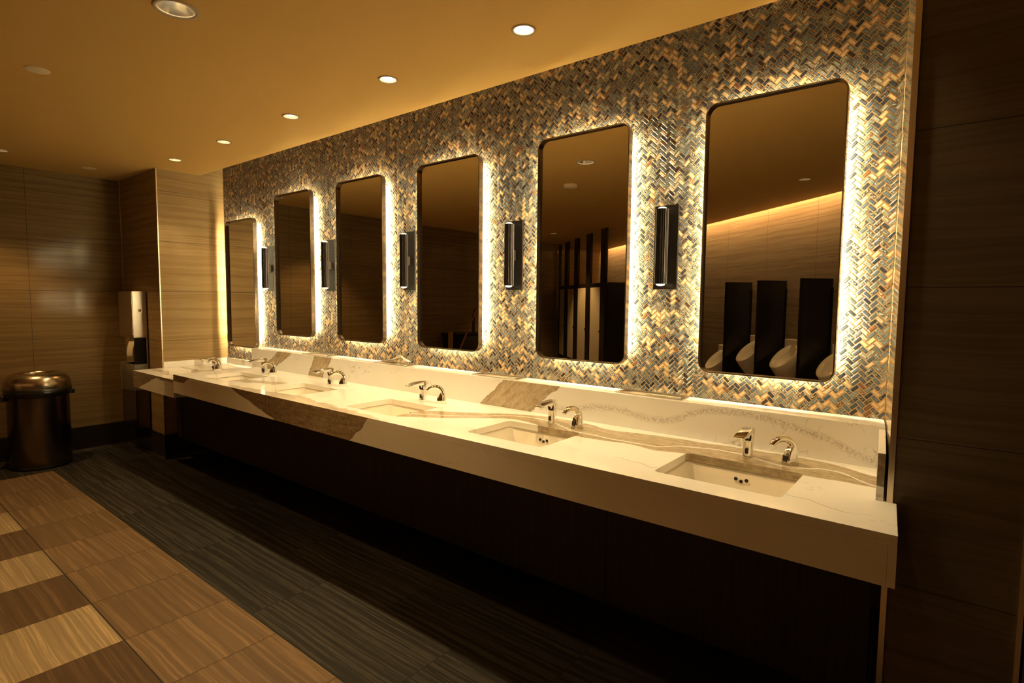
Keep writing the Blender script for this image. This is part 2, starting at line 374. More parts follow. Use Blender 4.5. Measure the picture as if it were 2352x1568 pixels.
q = bm.faces.new([bm.verts.new(p) for p in ((XL - .1, -11, -.0012), (XR + .1, -11, -.0012), (XR + .1, .1, -.0012), (XL - .1, .1, -.0012))]); q.material_index = 1
fl = struct('floor', bm, M_floor); fl.data.materials.append(M_grout)

# ceiling with holes for the fittings and an open slot in front of the mosaic
dN = Vector((-.755, -.656, 0)).normalized(); nN = Vector((dN.y, -dN.x, 0)); nN = nN if nN.x < 0 else -nN
W0 = Vector((4.27, -4.53, 0))
def far(s, n, z=0): v = W0 + dN * s + nN * n; return (v.x, v.y, z)
bm = bmesh.new()
out = [(XL, -.218), (XR, -.218), (far(-2.85, .16)[0], far(-2.85, .16)[1]), (far(7.45, .16)[0], far(7.45, .16)[1]), (XL, -8.9)]
out[2] = (XR, far(-3.09, .16)[1] + .05)
lo_ = [(x, y, CEIL) for x, y in out]; hi_ = [(x, y, CEIL + .12) for x, y in out]
loft(bm, [lo_, hi_], True, True)
bmesh.ops.recalc_face_normals(bm, faces=bm.faces)
ceil = struct('ceiling', bm, M_ceil)
FIT = [(x, y, .054, 'row', p) for x, y, p in ROW] + [(2.81, -1.64, .085, 'deep', 56), (-.76, -1.615, .06, 'mid', 70), (4.13, -3.44, .06, 'mid', 20), (-.32, -5.71, .06, 'mid', 120)]
cut = bmesh.new()
for x, y, r, k, p in FIT:
    lathe(cut, [(r * .84, CEIL - .05), (r * .84, CEIL + .2)], 40, x, y, cap0=True, cap1=True)
boolean(ceil, cut); ceil['kind'] = 'structure'
struct('ceiling_slot', BX(XL, XR, -.218, .05, 2.98, 3.0), M_gap).name = 'ceiling_upper'
struct('trim_1', BX(XL, XR, -.232, -.2185, CEIL + .121, CEIL + .279), M_ceil)

# mosaic wall
X0m, X1m, Z0m, Z1m = -.44, 5.152, .90, 2.98
Wt = .01722; s2 = math.sqrt(.5)
verts = []; faces = []; rnd = []; uvs = []
N = int(5.6 / (Wt * 1.414)) + 140
cx_, cz_ = 2.36, 1.95
gap = .0020; inset = .0014; hgt = .0013
rg = np.random.default_rng(5)
R_ = 240
for iy in range(-R_, R_):
    for ix in range(-R_, R_):
        k = (ix - iy) % 4
        if k == 0: w_, h_ = 2, 1
        elif k == 3: w_, h_ = 1, 2
        else: continue
        ccx = (ix + w_ / 2) * Wt; ccy = (iy + h_ / 2) * Wt
        X = cx_ + (ccx - ccy) * s2; Z = cz_ + (ccx + ccy) * s2
        if X < X0m - .02 or X > X1m + .02 or Z < Z0m - .02 or Z > Z1m: continue
        a, b, c, d = ix * Wt + gap, iy * Wt + gap, (ix + w_) * Wt - gap, (iy + h_) * Wt - gap
        base = len(verts)
        for (u0, v0, u1, v1, yy) in ((a, b, c, d, -.0002), (a + inset, b + inset, c - inset, d - inset, -hgt)):
            for (u, v) in ((u0, v0), (u1, v0), (u1, v1), (u0, v1)):
                verts.append((min(max(cx_ + (u - v) * s2, X0m), X1m), yy, max(cz_ + (u + v) * s2, Z0m)))
        ins = inset / Wt
        fu, fv = ins / w_, ins / h_
        O = [(0, 0), (1, 0), (1, 1), (0, 1)]; I = [(fu, fv), (1 - fu, fv), (1 - fu, 1 - fv), (fu, 1 - fv)]
        if w_ == 1:
            O = [(v, u) for u, v in O]; I = [(v, u) for u, v in I]
        rr = rg.random(3)
        faces.append((base + 4, base + 5, base + 6, base + 7)); uvs += I; rnd.append(rr)
        for e in range(4):
            e2 = (e + 1) % 4
            faces.append((base + e, base + e2, base + 4 + e2, base + 4 + e)); uvs += [O[e], O[e2], I[e2], I[e]]; rnd.append(rr)
base = len(verts)
verts += [(XL, 0, 0), (5.5, 0, 0), (5.5, 0, 3.0), (XL, 0, 3.0)]; faces.append((base, base + 1, base + 2, base + 3)); uvs += [(0, 0)] * 4; rnd.append(np.zeros(3))
me = bpy.data.meshes.new('wall_back'); me.from_pydata(verts, [], faces)
me.attributes.new('rnd', 'FLOAT_VECTOR', 'FACE').data.foreach_set('vector', np.array(rnd, dtype=np.float32).ravel())
ul = me.uv_layers.new(name='UVMap'); ul.data.foreach_set('uv', np.array(uvs, dtype=np.float32).ravel())
me.materials.append(M_mos); me.materials.append(M_mgrout)
mi = np.zeros(len(faces), dtype=np.int32); mi[-1] = 1; me.polygons.foreach_set('material_index', mi)
wb = link(bpy.data.objects.new('wall_back', me)); wb['kind'] = 'structure'

# left wall, pier, right wall, far walls
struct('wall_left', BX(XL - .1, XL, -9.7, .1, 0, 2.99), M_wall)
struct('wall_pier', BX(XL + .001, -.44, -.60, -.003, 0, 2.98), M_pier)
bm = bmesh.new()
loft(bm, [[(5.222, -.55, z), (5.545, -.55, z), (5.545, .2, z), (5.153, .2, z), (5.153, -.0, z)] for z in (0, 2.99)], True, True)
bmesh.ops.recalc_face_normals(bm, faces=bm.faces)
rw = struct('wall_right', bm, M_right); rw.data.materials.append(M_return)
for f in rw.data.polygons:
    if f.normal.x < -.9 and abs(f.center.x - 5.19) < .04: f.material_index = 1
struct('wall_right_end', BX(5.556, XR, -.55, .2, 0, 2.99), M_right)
def fbox(s0, s1, n0, n1, z0, z1, bev=0):
    """box in the frame of the angled far wall, origin W0, x along the wall, y out of the wall"""
    return BX(min(s0, s1), max(s0, s1), min(n0, n1), max(n0, n1), z0, z1, bev=bev)
FROT = math.atan2(dN.y, dN.x)
# local frame: +x = dN; +y = rotate(dN, 90deg) = -nN  -> use y = -n
def flocal(o): o.location = W0; o.rotation_euler = (0, 0, FROT); return o
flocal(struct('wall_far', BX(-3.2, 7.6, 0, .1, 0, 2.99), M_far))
flocal(struct('ceiling_far_slot', BX(-3.2, 7.6, -.2, .05, 2.98, 3.0), M_gap)).name = 'ceiling_far'
flocal(struct('trim_2', BX(-3.1, 7.5, -.19, -.165, CEIL + .121, 2.979), M_ceil))
wash = G('wash_strip', 1); 
wo = flocal(obj('cove_light', BX(-.5, 7.3, -.16, -.12, 2.90, 2.915), emis('cove_led', 105, (1, .66, .28))))
tag(wo, 'warm strip light hidden in the ceiling slot above the urinal wall, seen in mirrors', 'light strip')
struct('wall_east', BX(XR, XR + .1, -3.2, .2, 0, 2.99), M_right)
# skirtings
struct('baseboard_left', BX(XL, XL + .012, -8.8, -.60, .012, .234), M_base)
struct('baseboard_pier', BX(XL + .012, -.428, -.612, -.600, .012, .234), M_base)
struct('baseboard_pier_side', BX(-.44, -.428, -.600, -.01, .012, .234), M_base)
struct('baseboard_back', BX(-.428, 5.15, -.014, -.002, 0, .30), M_base)
struct('trim_3', BX(XL + .012, XL + .026, -8.8, -.63, 0, .012, bev=.004), M_trim)
struct('trim_4', BX(XL + .026, -.426, -.627, -.612, 0, .012, bev=.004), M_trim)
struct('trim_5', BX(-.443, -.434, -.606, -.597, .234, CEIL), M_trim)
struct('trim_6', BX(-.431, -.424, -.618, -.611, 0, .234), M_trim)
struct('trim_7', BX(XL + .0005, XL + .007, -.607, -.5995, 1.59, CEIL), M_trim)
struct('trim_8', BX(5.216, 5.232, -.557, -.545, 0, CEIL), M_trim)
struct('trim_9', BX(5.537, 5.549, -.556, -.546, 0, CEIL), M_trim)
flocal(struct('trim_10', BX(2.93, 2.945, -.012, 0, 0, 2.7), M_trim))

# ------------------------------------------------------------------ ceiling fittings
def downlight(x, y, r, kind, power, label):
    t = thing('downlight', label, 'ceiling light', (x, y, CEIL), 0, 'recessed ceiling downlights')
    bm = bmesh.new()
    lathe(bm, [(r * .80, .004), (r * .80, -.004), (r * .97, -.006), (r, -.001), (r, .004)], 40); obj('trim_ring', bm, M_ring, t, True)
    bm = bmesh.new()
    dep = .062 if kind == 'deep' else .028
    lathe(bm, [(r * .80, .001), (r * (.58 if kind == 'deep' else .74), dep)], 40); obj('reflector', bm, M_refl, t, True)
    bm = bmesh.new(); rl = r * (.56 if kind == 'deep' else .73)
    lathe(bm, [(rl, dep + .002), (rl * .5, dep - .002), (.001, dep - .003)], 32, cap1=True)
    obj('lens', bm, M_lens if kind == 'row' or r > .08 else M_lens_dim, t, True)
    ld = bpy.data.lights.new('spot', 'SPOT'); ld.energy = power; ld.color = (1.0, .735, .36) if kind == 'row' else WARM; ld.spot_size = math.radians(104 if kind == 'row' else 92); ld.spot_blend = .55
    ld.shadow_soft_size = .02
    lo = bpy.data.objects.new('lamp', ld); C.objects.link(lo); lo.parent = t; lo.location = (0, 0, -.012)
    return t
dl = ['recessed downlight over the low basin at the far left end of the counter', 'recessed downlight over the second basin from the left', 'recessed downlight over the third basin from the left',
      'recessed downlight over the fourth basin from the left, second nearest of the bright ones', 'nearest visible bright downlight, right of centre in the ceiling', 'recessed downlight over the nearest basin, above the frame',
      'large deep recessed downlight at the top left with a satin reflector', 'small downlight cut by the left edge of the picture near the tiled wall', 'small downlight seen only as a reflection in the largest mirror', 'tiny downlight near the stalls reflected in the second mirror from the right']
for (x, y, r, k, p), lb in zip(FIT, dl): downlight(x, y, r, k, p, lb)
def disc(x, y, r, h, name, label):
    bm = bmesh.new(); lathe(bm, [(r, .0), (r, -h * .6), (r * .93, -h), (.001, -h)], 36, cap1=True)
    o = obj(name, bm, M_disc, None, True); o.location = (x, y, CEIL); tag(o, label, 'ceiling cover')
disc(1.557, -1.834, .054, .005, 'ceiling_cover', 'round flush white cover plate on the ceiling at the upper left')
disc(-.949, -.969, .054, .005, 'ceiling_cover', 'small round flush cover on the ceiling near the tiled pier corner')
disc(2.20, -2.35, .07, .03, 'smoke_detector', 'round smoke detector on the ceiling, reflected in the second mirror from the right')

# ------------------------------------------------------------------ counters
CT = .914; CY = -.845; LY = -.154; LT = 1.076
SX = [4.735, 3.795, 2.835, 1.865, .925]
def prism(bm, pts, z0, z1, bev=0):
    R = loft(bm, [[(x, y, z) for x, y in pts] for z in (z0, z1)], True, True)
    bmesh.ops.recalc_face_normals(bm, faces=bm.faces)
    if bev: bmesh.ops.bevel(bm, geom=list(bm.edges), offset=bev, segments=2, profile=.7, affect='EDGES')
    return bm
bm = prism(bmesh.new(), [(.46, CY), (5.268, CY), (5.242, -.554), (5.213, -.554), (5.168, LY), (.46, LY)], .884, CT, .0015)
upper = obj('countertop', bm, M_q)
cut = bmesh.new()
def cutter(bm, cx, cy, w, h, r, z0, z1): loft(bm, [[(x, y, z) for x, y in rrect(cx, cy, w, h, r)] for z in (z0, z1)], True, True)
SW, SD, SCY = .435, .325, -.571
for x in SX: cutter(cut, x, SCY, SW, SD, .02, .8, 1.0)
boolean(upper, cut)
tag(upper, 'long cream quartz vanity counter with brown veins and five basin cut-outs', 'counter')
obj('apron', BX(.46, 5.247, CY, CY + .02, .767, .8838), M_q, upper)
obj('end_cap', prism(bmesh.new(), [(5.2475, CY), (5.268, CY), (5.242, -.554), (5.222, -.554)], .767, .8838), M_q, upper)
obj('left_cap', BX(.46, .475, CY + .021, -.16, .767, .8838), M_q, upper)
LT2 = .869
bm = BX(-.44, .459, CY, -.0035, .839, LT2, bev=.0015); low = obj('lower_countertop', bm, M_qs)
cut = bmesh.new(); cutter(cut, .09, SCY - .03, SW, SD, .02, .8, 1.0)
box(cut, .36, .5, LY - .001, .05, .8, .9); boolean(low, cut)
tag(low, 'lower cream quartz counter section at the far left end with one basin', 'counter')
obj('apron', BX(-.44, .459, CY, CY + .02, .722, .8388), M_qs, low)
obj('end_cap', BX(.44, .459, CY + .021, -.16, .722, .8388), M_qs, low)
obj('backsplash', BX(-.418, .359, -.024, -.0035, LT2 + .0005, .926, bev=.001), M_qs, low)
obj('side_splash', BX(-.4395, -.419, -.598, -.0035, LT2 + .0005, .926, bev=.001), M_qs, low)
led = obj('raised_ledge', prism(bmesh.new(), [(.36, LY + .0005), (5.169, LY + .0005), (5.150, -.0035), (.36, -.0035)], .70, LT, .0015), M_ql)
SLX = [4.20, 3.22, 2.27, 1.325]
cut = bmesh.new()
for x in SLX: box(cut, x - .155, x + .155, -.108, -.035, LT - .06, LT + .05)
boolean(led, cut); tag(led, 'raised cream quartz ledge running along the mosaic wall behind the taps', 'ledge')
tag(obj('end_splash', prism(bmesh.new(), [(5.187, -.556), (5.2075, -.556), (5.170, LY - .001), (5.149, LY - .001)], CT + .0005, 1.065, .001), M_ql), 'short upright quartz splash at the right end of the counter', 'splash')

# basins
def basin(z):
    t = thing('sink_basin', '', 'sink', (0, 0, 0), 0, 'undermount basins along the counter')
    bm = bmesh.new(); T = z - .0315
    prof = [(SW + .05, SD + .05, .02, T - .012), (SW + .05, SD + .05, .02, T), (SW + .012, SD + .012, .03, T), (SW + .004, SD + .004, .03, T - .006), (SW - .012, SD - .012, .035, T - .09), (SW - .04, SD - .04, .05, T - .13), (SW - .10, SD - .10, .06, T - .143), (.05, .05, .02, T - .148)]
    loft(bm, [[(x, y, zz) for x, y in rrect(0, 0, a, b, r, 8)] for a, b, r, zz in prof], False, True)
    obj('bowl', bm, M_porc, t, True)
    for k, dz in ((-1, 0), (0, -.007), (1, 0)):
        bm = bmesh.new(); yb = SD / 2 - .0005
        cyl(bm, (.0 + k * .02, yb, T - .035 + dz), (.0 + k * .02, yb - .0035, T - .035 + dz), .0068, n=20)
        obj('overflow_hole', bm, M_hole, t)
    bm = bmesh.new(); lathe(bm, [(.028, T - .1475), (.026, T - .144), (.001, T - .1445)], 24, cap1=True); obj('drain', bm, M_chrome, t, True)
    return t
b0 = basin(CT); b0.location = (SX[0], SCY, 0); b0['label'] = 'nearest rectangular white basin, at the right end of the counter'
lab = ['second basin from the right with brown veins behind its tap', 'third basin from the right, below the mirror with the cleaning cart reflection', 'fourth basin from the right, behind the dark brown counter band', 'fifth basin from the right, leftmost on the high counter']
for x, l in zip(SX[1:], lab): dup(b0, (x, SCY, 0), l)
dup(b0, (.09, SCY - .03, LT2 - CT), 'basin in the lower counter section beside the tiled pier')

# taps
def faucet():
    t = thing('faucet', '', 'tap', (0, 0, 0), 0, 'chrome sensor taps')
    bm = bmesh.new()
    # tapered body flowing into a forward spout
    loft(bm, [[(x, y, z) for x, y in rrect(0, cy, w_, d_, r, 5)] for cy, w_, d_, r, z in ((0, .041, .040, .016, 0), (0, .041, .040, .016, .003), (.002, .0385, .037, .015, .02), (.002, .040, .039, .015, .06), (.001, .044, .043, .015, .112))], True, True)
    obj('body', bm, M_chrome, t, True)
    bm = bmesh.new()
    rings = []
    for y, zt, zb, w_ in ((.021, .116, .100, .036), (.010, .119, .092, .041), (-.02, .119, .094, .044), (-.06, .115, .096, .046), (-.10, .109, .094, .046), (-.118, .105, .094, .044), (-.124, .102, .096, .040)):
        pr = rrect(0, (zt + zb) / 2, w_, zt - zb, min(.007, (zt - zb) * .35), 4)
        rings.append([(x, y, z) for x, z in pr])
    loft(bm, rings, True, True); bmesh.ops.recalc_face_normals(bm, faces=bm.faces)
    sp = obj('spout', bm, M_chrome, t, True)
    bm = bmesh.new(); cyl(bm, (0, -.104, .0945), (0, -.104, .086), .011, .0105, 20); obj('aerator', bm, M_chrome, sp)
    bm = bmesh.new(); loft(bm, [[(x, y, z + .026) for x, z in rrect(0, 0, .013, .024, .006, 5)] for y in (-.014, -.0205)], True, True); bmesh.ops.recalc_face_normals(bm, faces=bm.faces)
    obj('sensor_window', bm, M_black, t)
    return t
def dispenser():
    t = thing('soap_dispenser', '', 'soap dispenser', (0, 0, 0), 0, 'chrome arched soap dispensers')
    bm = bmesh.new(); rings = []
    # arch in the y-z plane
    path = []
    for i in range(25):
        a = math.pi * (i / 24) * .84
        path.append((.012 - .050 + .050 * math.cos(a), .052 + .048 * math.sin(a)))
    path = [(.014, 0.), (.014, .02), (.013, .04)] + path
    n = 16
    for i, (y, z) in enumerate(path):
        p0 = path[max(i - 1, 0)]; p1 = path[min(i + 1, len(path) - 1)]
        ty, tz = p1[0] - p0[0], p1[1] - p0[1]; L = math.hypot(ty, tz); ty, tz = ty / L, tz / L
        f = i / (len(path) - 1); rw_ = .0225 - .0090 * f; rt = .0150 - .0050 * f
        if i == 0: rw_, rt = .0240, .0165
        ring = []
        for k in range(n):
            a = 2 * math.pi * k / n
            cx, cn = math.cos(a) * rw_, math.sin(a) * rt
            ring.append((cx, y + cn * tz, z - cn * ty))
        rings.append(ring)
    loft(bm, rings, True, True); bmesh.ops.recalc_face_normals(bm, faces=bm.faces)
    obj('arched_spout', bm, M_chrome, t, True)
    bm = bmesh.new()
    loft(bm, [[(x, y, z) for x, y in rrect(0, cy, w_, d_, .006, 4)] for cy, w_, d_, z in ((-.006, .046, .036, 0), (-.005, .043, .033, .02), (-.002, .038, .026, .048), (.004, .030, .012, .070))], True, True)
    hs = obj('housing', bm, M_chrome, t, True)
    bm = bmesh.new(); box(bm, -.012, .012, -.0240, -.019, .010, .034, bev=.0015); obj('sensor_window', bm, M_black, hs)
    return t
FXs = [(4.725, -.300, CT), (3.775, -.312, CT), (2.80, -.300, CT), (1.83, -.308, CT), (.88, -.308, CT), (.045, -.345, LT2)]
FL = ['nearest chrome sensor tap, behind the right end basin', 'chrome sensor tap behind the second basin from the right', 'chrome sensor tap in the middle of the counter, third from the right', 'chrome sensor tap fourth from the right, below a framed mirror', 'chrome sensor tap fifth from the right, leftmost on the high counter', 'chrome sensor tap on the lower counter section by the tiled pier']
SXs = [(4.882, -.303, CT), (3.93, -.318, CT), (2.97, -.306, CT), (1.98, -.308, CT), (1.04, -.318, CT), (.125, -.35, LT2)]
SL = ['nearest arched chrome soap dispenser at the right end of the counter', 'arched chrome soap dispenser right of the second tap from the right', 'arched chrome soap dispenser beside the third tap from the right', 'arched chrome soap dispenser beside the fourth tap from the right', 'arched chrome soap dispenser beside the leftmost tap of the high counter', 'arched chrome soap dispenser on the lower counter section']
f0 = faucet(); f0.location = FXs[0]; f0['label'] = FL[0]
for p, l in zip(FXs[1:], FL[1:]): dup(f0, p, l)
SR = [math.radians(a) for a in (-42, -22, -50, -48, -45, -45)]
s0 = dispenser(); s0.location = SXs[0]; s0['label'] = SL[0]; s0.rotation_euler = (0, 0, SR[0])
for p, l, a in zip(SXs[1:], SL[1:], SR[1:]): dup(s0, p, l, a)

# towel slots in the ledge
def slot():
    t = thing('towel_slot_frame', '', 'towel slot', (0, 0, 0), 0, 'steel towel slots in the ledge')
    bm = bmesh.new()
    loft(bm, [[(x, y, z) for x, y in rrect(0, 0, a, b, .002, 1)] for a, b, z in ((.31, .073, -.004), (.31, .073, .006), (.325, .088, .008), (.345, .106, .004), (.345, .106, .0003))])
    bmesh.ops.recalc_face_normals(bm, faces=bm.faces)
    obj('frame', bm, M_slot, t)
    for y in (-.022, .022): obj('slot_bar', BX(-.155, .155, y - .006, y + .006, .000, .004, bev=.001), M_slot, t)
    return t
SLL = ['steel towel slot in the ledge nearest the right end', 'steel towel slot in the ledge, second from the right', 'steel towel slot in the ledge under the crumpled paper towel', 'steel towel slot in the ledge furthest to the left']
sl0 = slot(); sl0.location = (SLX[0], -.0715, LT); sl0['label'] = SLL[0]
for x, l in zip(SLX[1:], SLL[1:]): dup(sl0, (x, -.0715, LT), l)
pk = None
for x, l in zip(SLX, ('brown paper towels stacked inside the nearest ledge slot', 'brown paper towels stacked inside the second ledge slot from the right', 'brown paper towels stacked inside the ledge slot under the loose towel', 'brown paper towels stacked inside the leftmost ledge slot')):
    if pk is None:
        pk = obj('paper_towel_stack', BX(-.125, .150, -.033, .033, -.058, -.003), M_paper); o = pk
    else: o = pk.copy(); C.objects.link(o)
    o.location = (x, -.0715, LT); tag(o, l, 'paper towels', 'paper towel stacks in the ledge slots')
# crumpled towel
bm = bmesh.new(); nu, nv = 14, 8; gv = []
for i in range(nu):
    r_ = []
    for j in range(nv):
        u = i / (nu - 1); v = j / (nv - 1)
        r_.append(bm.verts.new((-.12 + .24 * u + .01 * math.sin(5 * v), -.045 + .065 * v + .008 * math.sin(7 * u), .010 + .070 * (u ** 1.3) * math.exp(-((u - .80) / .16) ** 2 if u > .8 else 0) * (1 - .5 * v) + .004 * math.sin(9 * u + 4 * v) + .003)))
    gv.append(r_)
for i in range(nu - 1):
    for j in range(nv - 1): bm.faces.new((gv[i][j], gv[i + 1][j], gv[i + 1][j + 1], gv[i][j + 1]))
o = obj('paper_towel', bm, M_wpaper, None, True); o.location = (2.28, -.065, LT + .002)
sm = o.modifiers.new('t', 'SOLIDIFY'); sm.thickness = .0012
tag(o, 'crumpled white paper towel pulled up from a ledge slot', 'paper towel')

# apron panels under the counter
t = thing('vanity_apron', 'dark walnut panels hung under the long counter', 'panel', (0, 0, 0))
obj('panel', BX(-.425, .478, -.50, -.482, .20, .675), M_wood, t)
xs = [.48, 1.41, 2.34, 3.27, 4.205, 5.185]
for a, b in zip(xs[:-1], xs[1:]): obj('panel', BX(a + .0015, b - .0015, -.50, -.482, .20, .722), M_wood, t)
obj('back_rail', BX(.48, 5.18, -.4815, -.46, .60, .70), M_wood, t)

# ------------------------------------------------------------------ mirrors
MW, MH = .5575, 1.205
def mirror():
    t = thing('wall_mirror', '', 'mirror', (0, 0, 0), 0, 'backlit mirrors with bronze frames')
    R0 = .052
    def ring(w_, h_, r, y): return [(x, y, z) for x, z in rrect(0, 0, w_, h_, r, 10)]
    lip = .006
    bm = bmesh.new()
    loft(bm, [ring(MW - 2 * lip, MH - 2 * lip, R0 - lip, -.046), ring(MW - 2 * lip, MH - 2 * lip, R0 - lip, -.0695), ring(MW - 2 * lip + .001, MH - 2 * lip + .001, R0 - lip, -.070), ring(MW - .001, MH - .001, R0, -.070), ring(MW, MH, R0, -.0695), ring(MW, MH, R0, -.034), ring(MW - .008, MH - .008, R0 - .004, -.034)])
    bmesh.ops.recalc_face_normals(bm, faces=bm.faces)
    fr = obj('frame', bm, M_frame, t)
    for p in fr.data.polygons: p.use_smooth = True
    fr.modifiers.new('e', 'EDGE_SPLIT').split_angle = math.radians(40)
    bm = bmesh.new(); loft(bm, [ring(MW - 2 * lip, MH - 2 * lip, R0 - lip, -.046), ring(MW - 2 * lip, MH - 2 * lip, R0 - lip, -.050)], False, True)
    bmesh.ops.recalc_face_normals(bm, faces=bm.faces); obj('glass', bm, M_mirror, t)
    bm = bmesh.new(); loft(bm, [ring(MW - .10, MH - .10, .03, -.0035), ring(MW - .10, MH - .10, .03, -.044), ], True, True)
    bmesh.ops.recalc_face_normals(bm, faces=bm.faces); obj('backing_box', bm, M_gap, t)
    for sx in (-1, 1):
        xx = sx * (MW / 2 - .0455)
        obj('led_strip', BX(xx - .0025, xx + .0025, -.028, -.018, -MH / 2 + .075, MH / 2 - .075), M_led, t)
        zz = sx * (MH / 2 - .0455)
        obj('led_strip', BX(-MW / 2 + .075, MW / 2 - .075, -.028, -.018, zz - .0025, zz + .0025), M_led_low, t)
    return t
MXc = [x + MW / 2 for x in (4.423, 3.489, 2.495, 1.570, .654, -.284)]
MC = (2.413 + 1.2095) / 2
ML = ['nearest and largest-looking backlit mirror, reflecting black urinal screens', 'second backlit mirror from the right, reflecting dark toilet stall posts', 'third backlit mirror from the right, reflecting a cleaning cart', 'fourth backlit mirror from the right, with two sconces beside it', 'fifth backlit mirror from the right, reflecting the tiled wall', 'leftmost backlit mirror, hung lower than the rest beside the tiled pier']
m0 = mirror(); m0.location = (MXc[0], 0, MC); m0['label'] = ML[0]
for i in range(1, 6): dup(m0, (MXc[i], 0, MC - (.150 if i == 5 else 0)), ML[i])

# sconces
def sconce():
    t = thing('wall_sconce', '', 'wall lamp', (0, 0, 0), 0, 'dark bronze tube sconces')
    obj('backplate', BX(-.060, .060, -.016, -.0035, -.202, .202, bev=.001), M_dark, t)
    bm = bmesh.new(); n = 72
    def fl_(k): return .0275 + .0022 * (1 if (k // 2) % 2 == 0 else 0)
    rings = [[(fl_(k) * math.cos(2 * math.pi * k / n), -.064 + fl_(k) * math.sin(2 * math.pi * k / n), z) for k in range(n)] for z in (-.178, .178)]
    loft(bm, rings, True, True); bmesh.ops.recalc_face_normals(bm, faces=bm.faces); obj('fluted_tube', bm, M_dark, t)
    obj('bracket', BX(-.012, .012, -.045, -.016, -.03, .03), M_dark, t)
    for s in (-1, 1):
        bm = bmesh.new(); lathe(bm, [(.021, s * .178), (.019, s * .183), (.010, s * .187), (.001, s * .188)], 24, 0, -.064, cap1=True); bmesh.ops.recalc_face_normals(bm, faces=bm.faces); obj('lens', bm, M_lens_s, t, True)
    return t
SC = [4.226, 3.284, 2.352, 1.408, .468]
SCL = ['nearest dark fluted sconce, left of the largest-looking mirror', 'dark fluted sconce left of the second mirror from the right', 'dark fluted sconce left of the third mirror from the right', 'dark fluted sconce left of the fourth mirror from the right', 'dark fluted sconce furthest left, beside the low mirror']
c0 = sconce(); c0.location = (SC[0], 0, 1.795); c0['label'] = SCL[0]
for x, l in zip(SC[1:], SCL[1:]): dup(c0, (x, 0, 1.795), l)

# ------------------------------------------------------------------ trash can
t = thing('trash_can', 'round brushed steel open-top trash can standing by the tiled wall', 'trash can', (-1.10, -1.389, 0))
bm = bmesh.new(); lathe(bm, [(.222, .022), (.224, .03), (.222, .66)], 64); obj('body', bm, M_steel_dark, t, True)
bm = bmesh.new(); lathe(bm, [(.205, .0), (.226, .0), (.228, .018), (.224, .026)], 64, cap0=True); obj('base_ring', bm, M_black, t, True)
bm = bmesh.new(); lathe(bm, [(.20, .64), (.232, .64), (.240, .645), (.240, .712), (.232, .715)], 64); bd = obj('rim_band', bm, M_black, t, True)
bm = bmesh.new(); box(bm, -.03, .03, -.262, -.225, .61, .66, bev=.006); obj('band_grip', bm, M_black, bd)
bm = bmesh.new(); box(bm, -.03, .03, .225, .262, .63, .67, bev=.006); obj('band_grip', bm, M_black, bd)
bm = bmesh.new()
lathe(bm, [(.238, .714), (.238, .745), (.232, .775), (.218, .805), (.195, .828), (.165, .842), (.145, .843), (.135, .838), (.128, .82), (.126, .78)], 64); obj('domed_lid', bm, M_lid, t, True)
bm = bmesh.new(); lathe(bm, [(.126, .78), (.001, .50)], 32); obj('dark_opening', bm, M_hole, t, True)
bm = bmesh.new(); box(bm, .233, .2405, -.018, .018, .733, .742); obj('badge', bm, M_steel_dark, t)

# ------------------------------------------------------------------ towel dispenser and waste bin on the pier
XA, XB = -1.135, -.765; YF, YB = -.728, -.6125
t = thing('towel_dispenser', 'tall steel towel dispenser with waste bin mounted on the pier', 'towel dispenser', ((XA + XB) / 2, YB, .25))
def loc(o): o.location = (-(XA + XB) / 2, -YB, -.25); return o
loc(obj('cabinet', BX(XA, XB, YF, YB, 1.140, 1.583, bev=.003), M_steel, t))
cd = loc(obj('cabinet_door', BX(XA + .006, XB - .002, YF - .006, YF - .0005, 1.165, 1.578, bev=.002), M_steel, t))
bm = bmesh.new(); cyl(bm, (XB - .001, -.672, 1.40), (XB + .007, -.672, 1.40), .013, n=20); loc(obj('lock', bm, M_chrome, t, True))
loc(obj('recess_back', BX(XA, XB, -.622, YB, .88, 1.1395), M_steel, t))
loc(obj('side_panel', BX(XB - .004, XB, -.725, -.6225, .88, 1.1395), simple('dark_side_panel', (.010, .008, .006), .7, 0, .05), t))
bm = bmesh.new()
for a in ((XA, XA + .003, YF, YB, .25, .878), (XB - .003, XB, YF, YB, .25, .878), (XA, XB, YF, YF + .003, .25, .878), (XA, XB, YB - .003, YB, .25, .878), (XA, XB, YF, YB, .25, .255)): box(bm, *a)
loc(obj('waste_bin', bm, M_steel_dark, t))
# liner folded over the bin
bm = bmesh.new(); rings = []
for zz, k, amp in ((.872, -.008, .0), (.886, .002, .003), (.884, .009, .003), (.80, .012, .006), (.72, .016, .008), (.63, .012, .010)):
    pr = rrect((XA + XB) / 2, (YF + YB) / 2 - .004, XB - XA + 2 * k, YB - YF - .006 + 2 * max(k, 0) * .5, .008, 5)
    rings.append([(x + amp * math.sin(31 * x + 9 * zz), y + amp * .4 * math.sin(40 * x + 23 * zz) - amp * .4, zz + (.018 * math.sin(13 * x) if zz < .64 else 0)) for x, y in pr])
loft(bm, rings); o = obj('bin_liner', bm, M_liner, None, True); tag(o, 'clear plastic liner folded over the waste bin below the towel dispenser', 'bin liner')
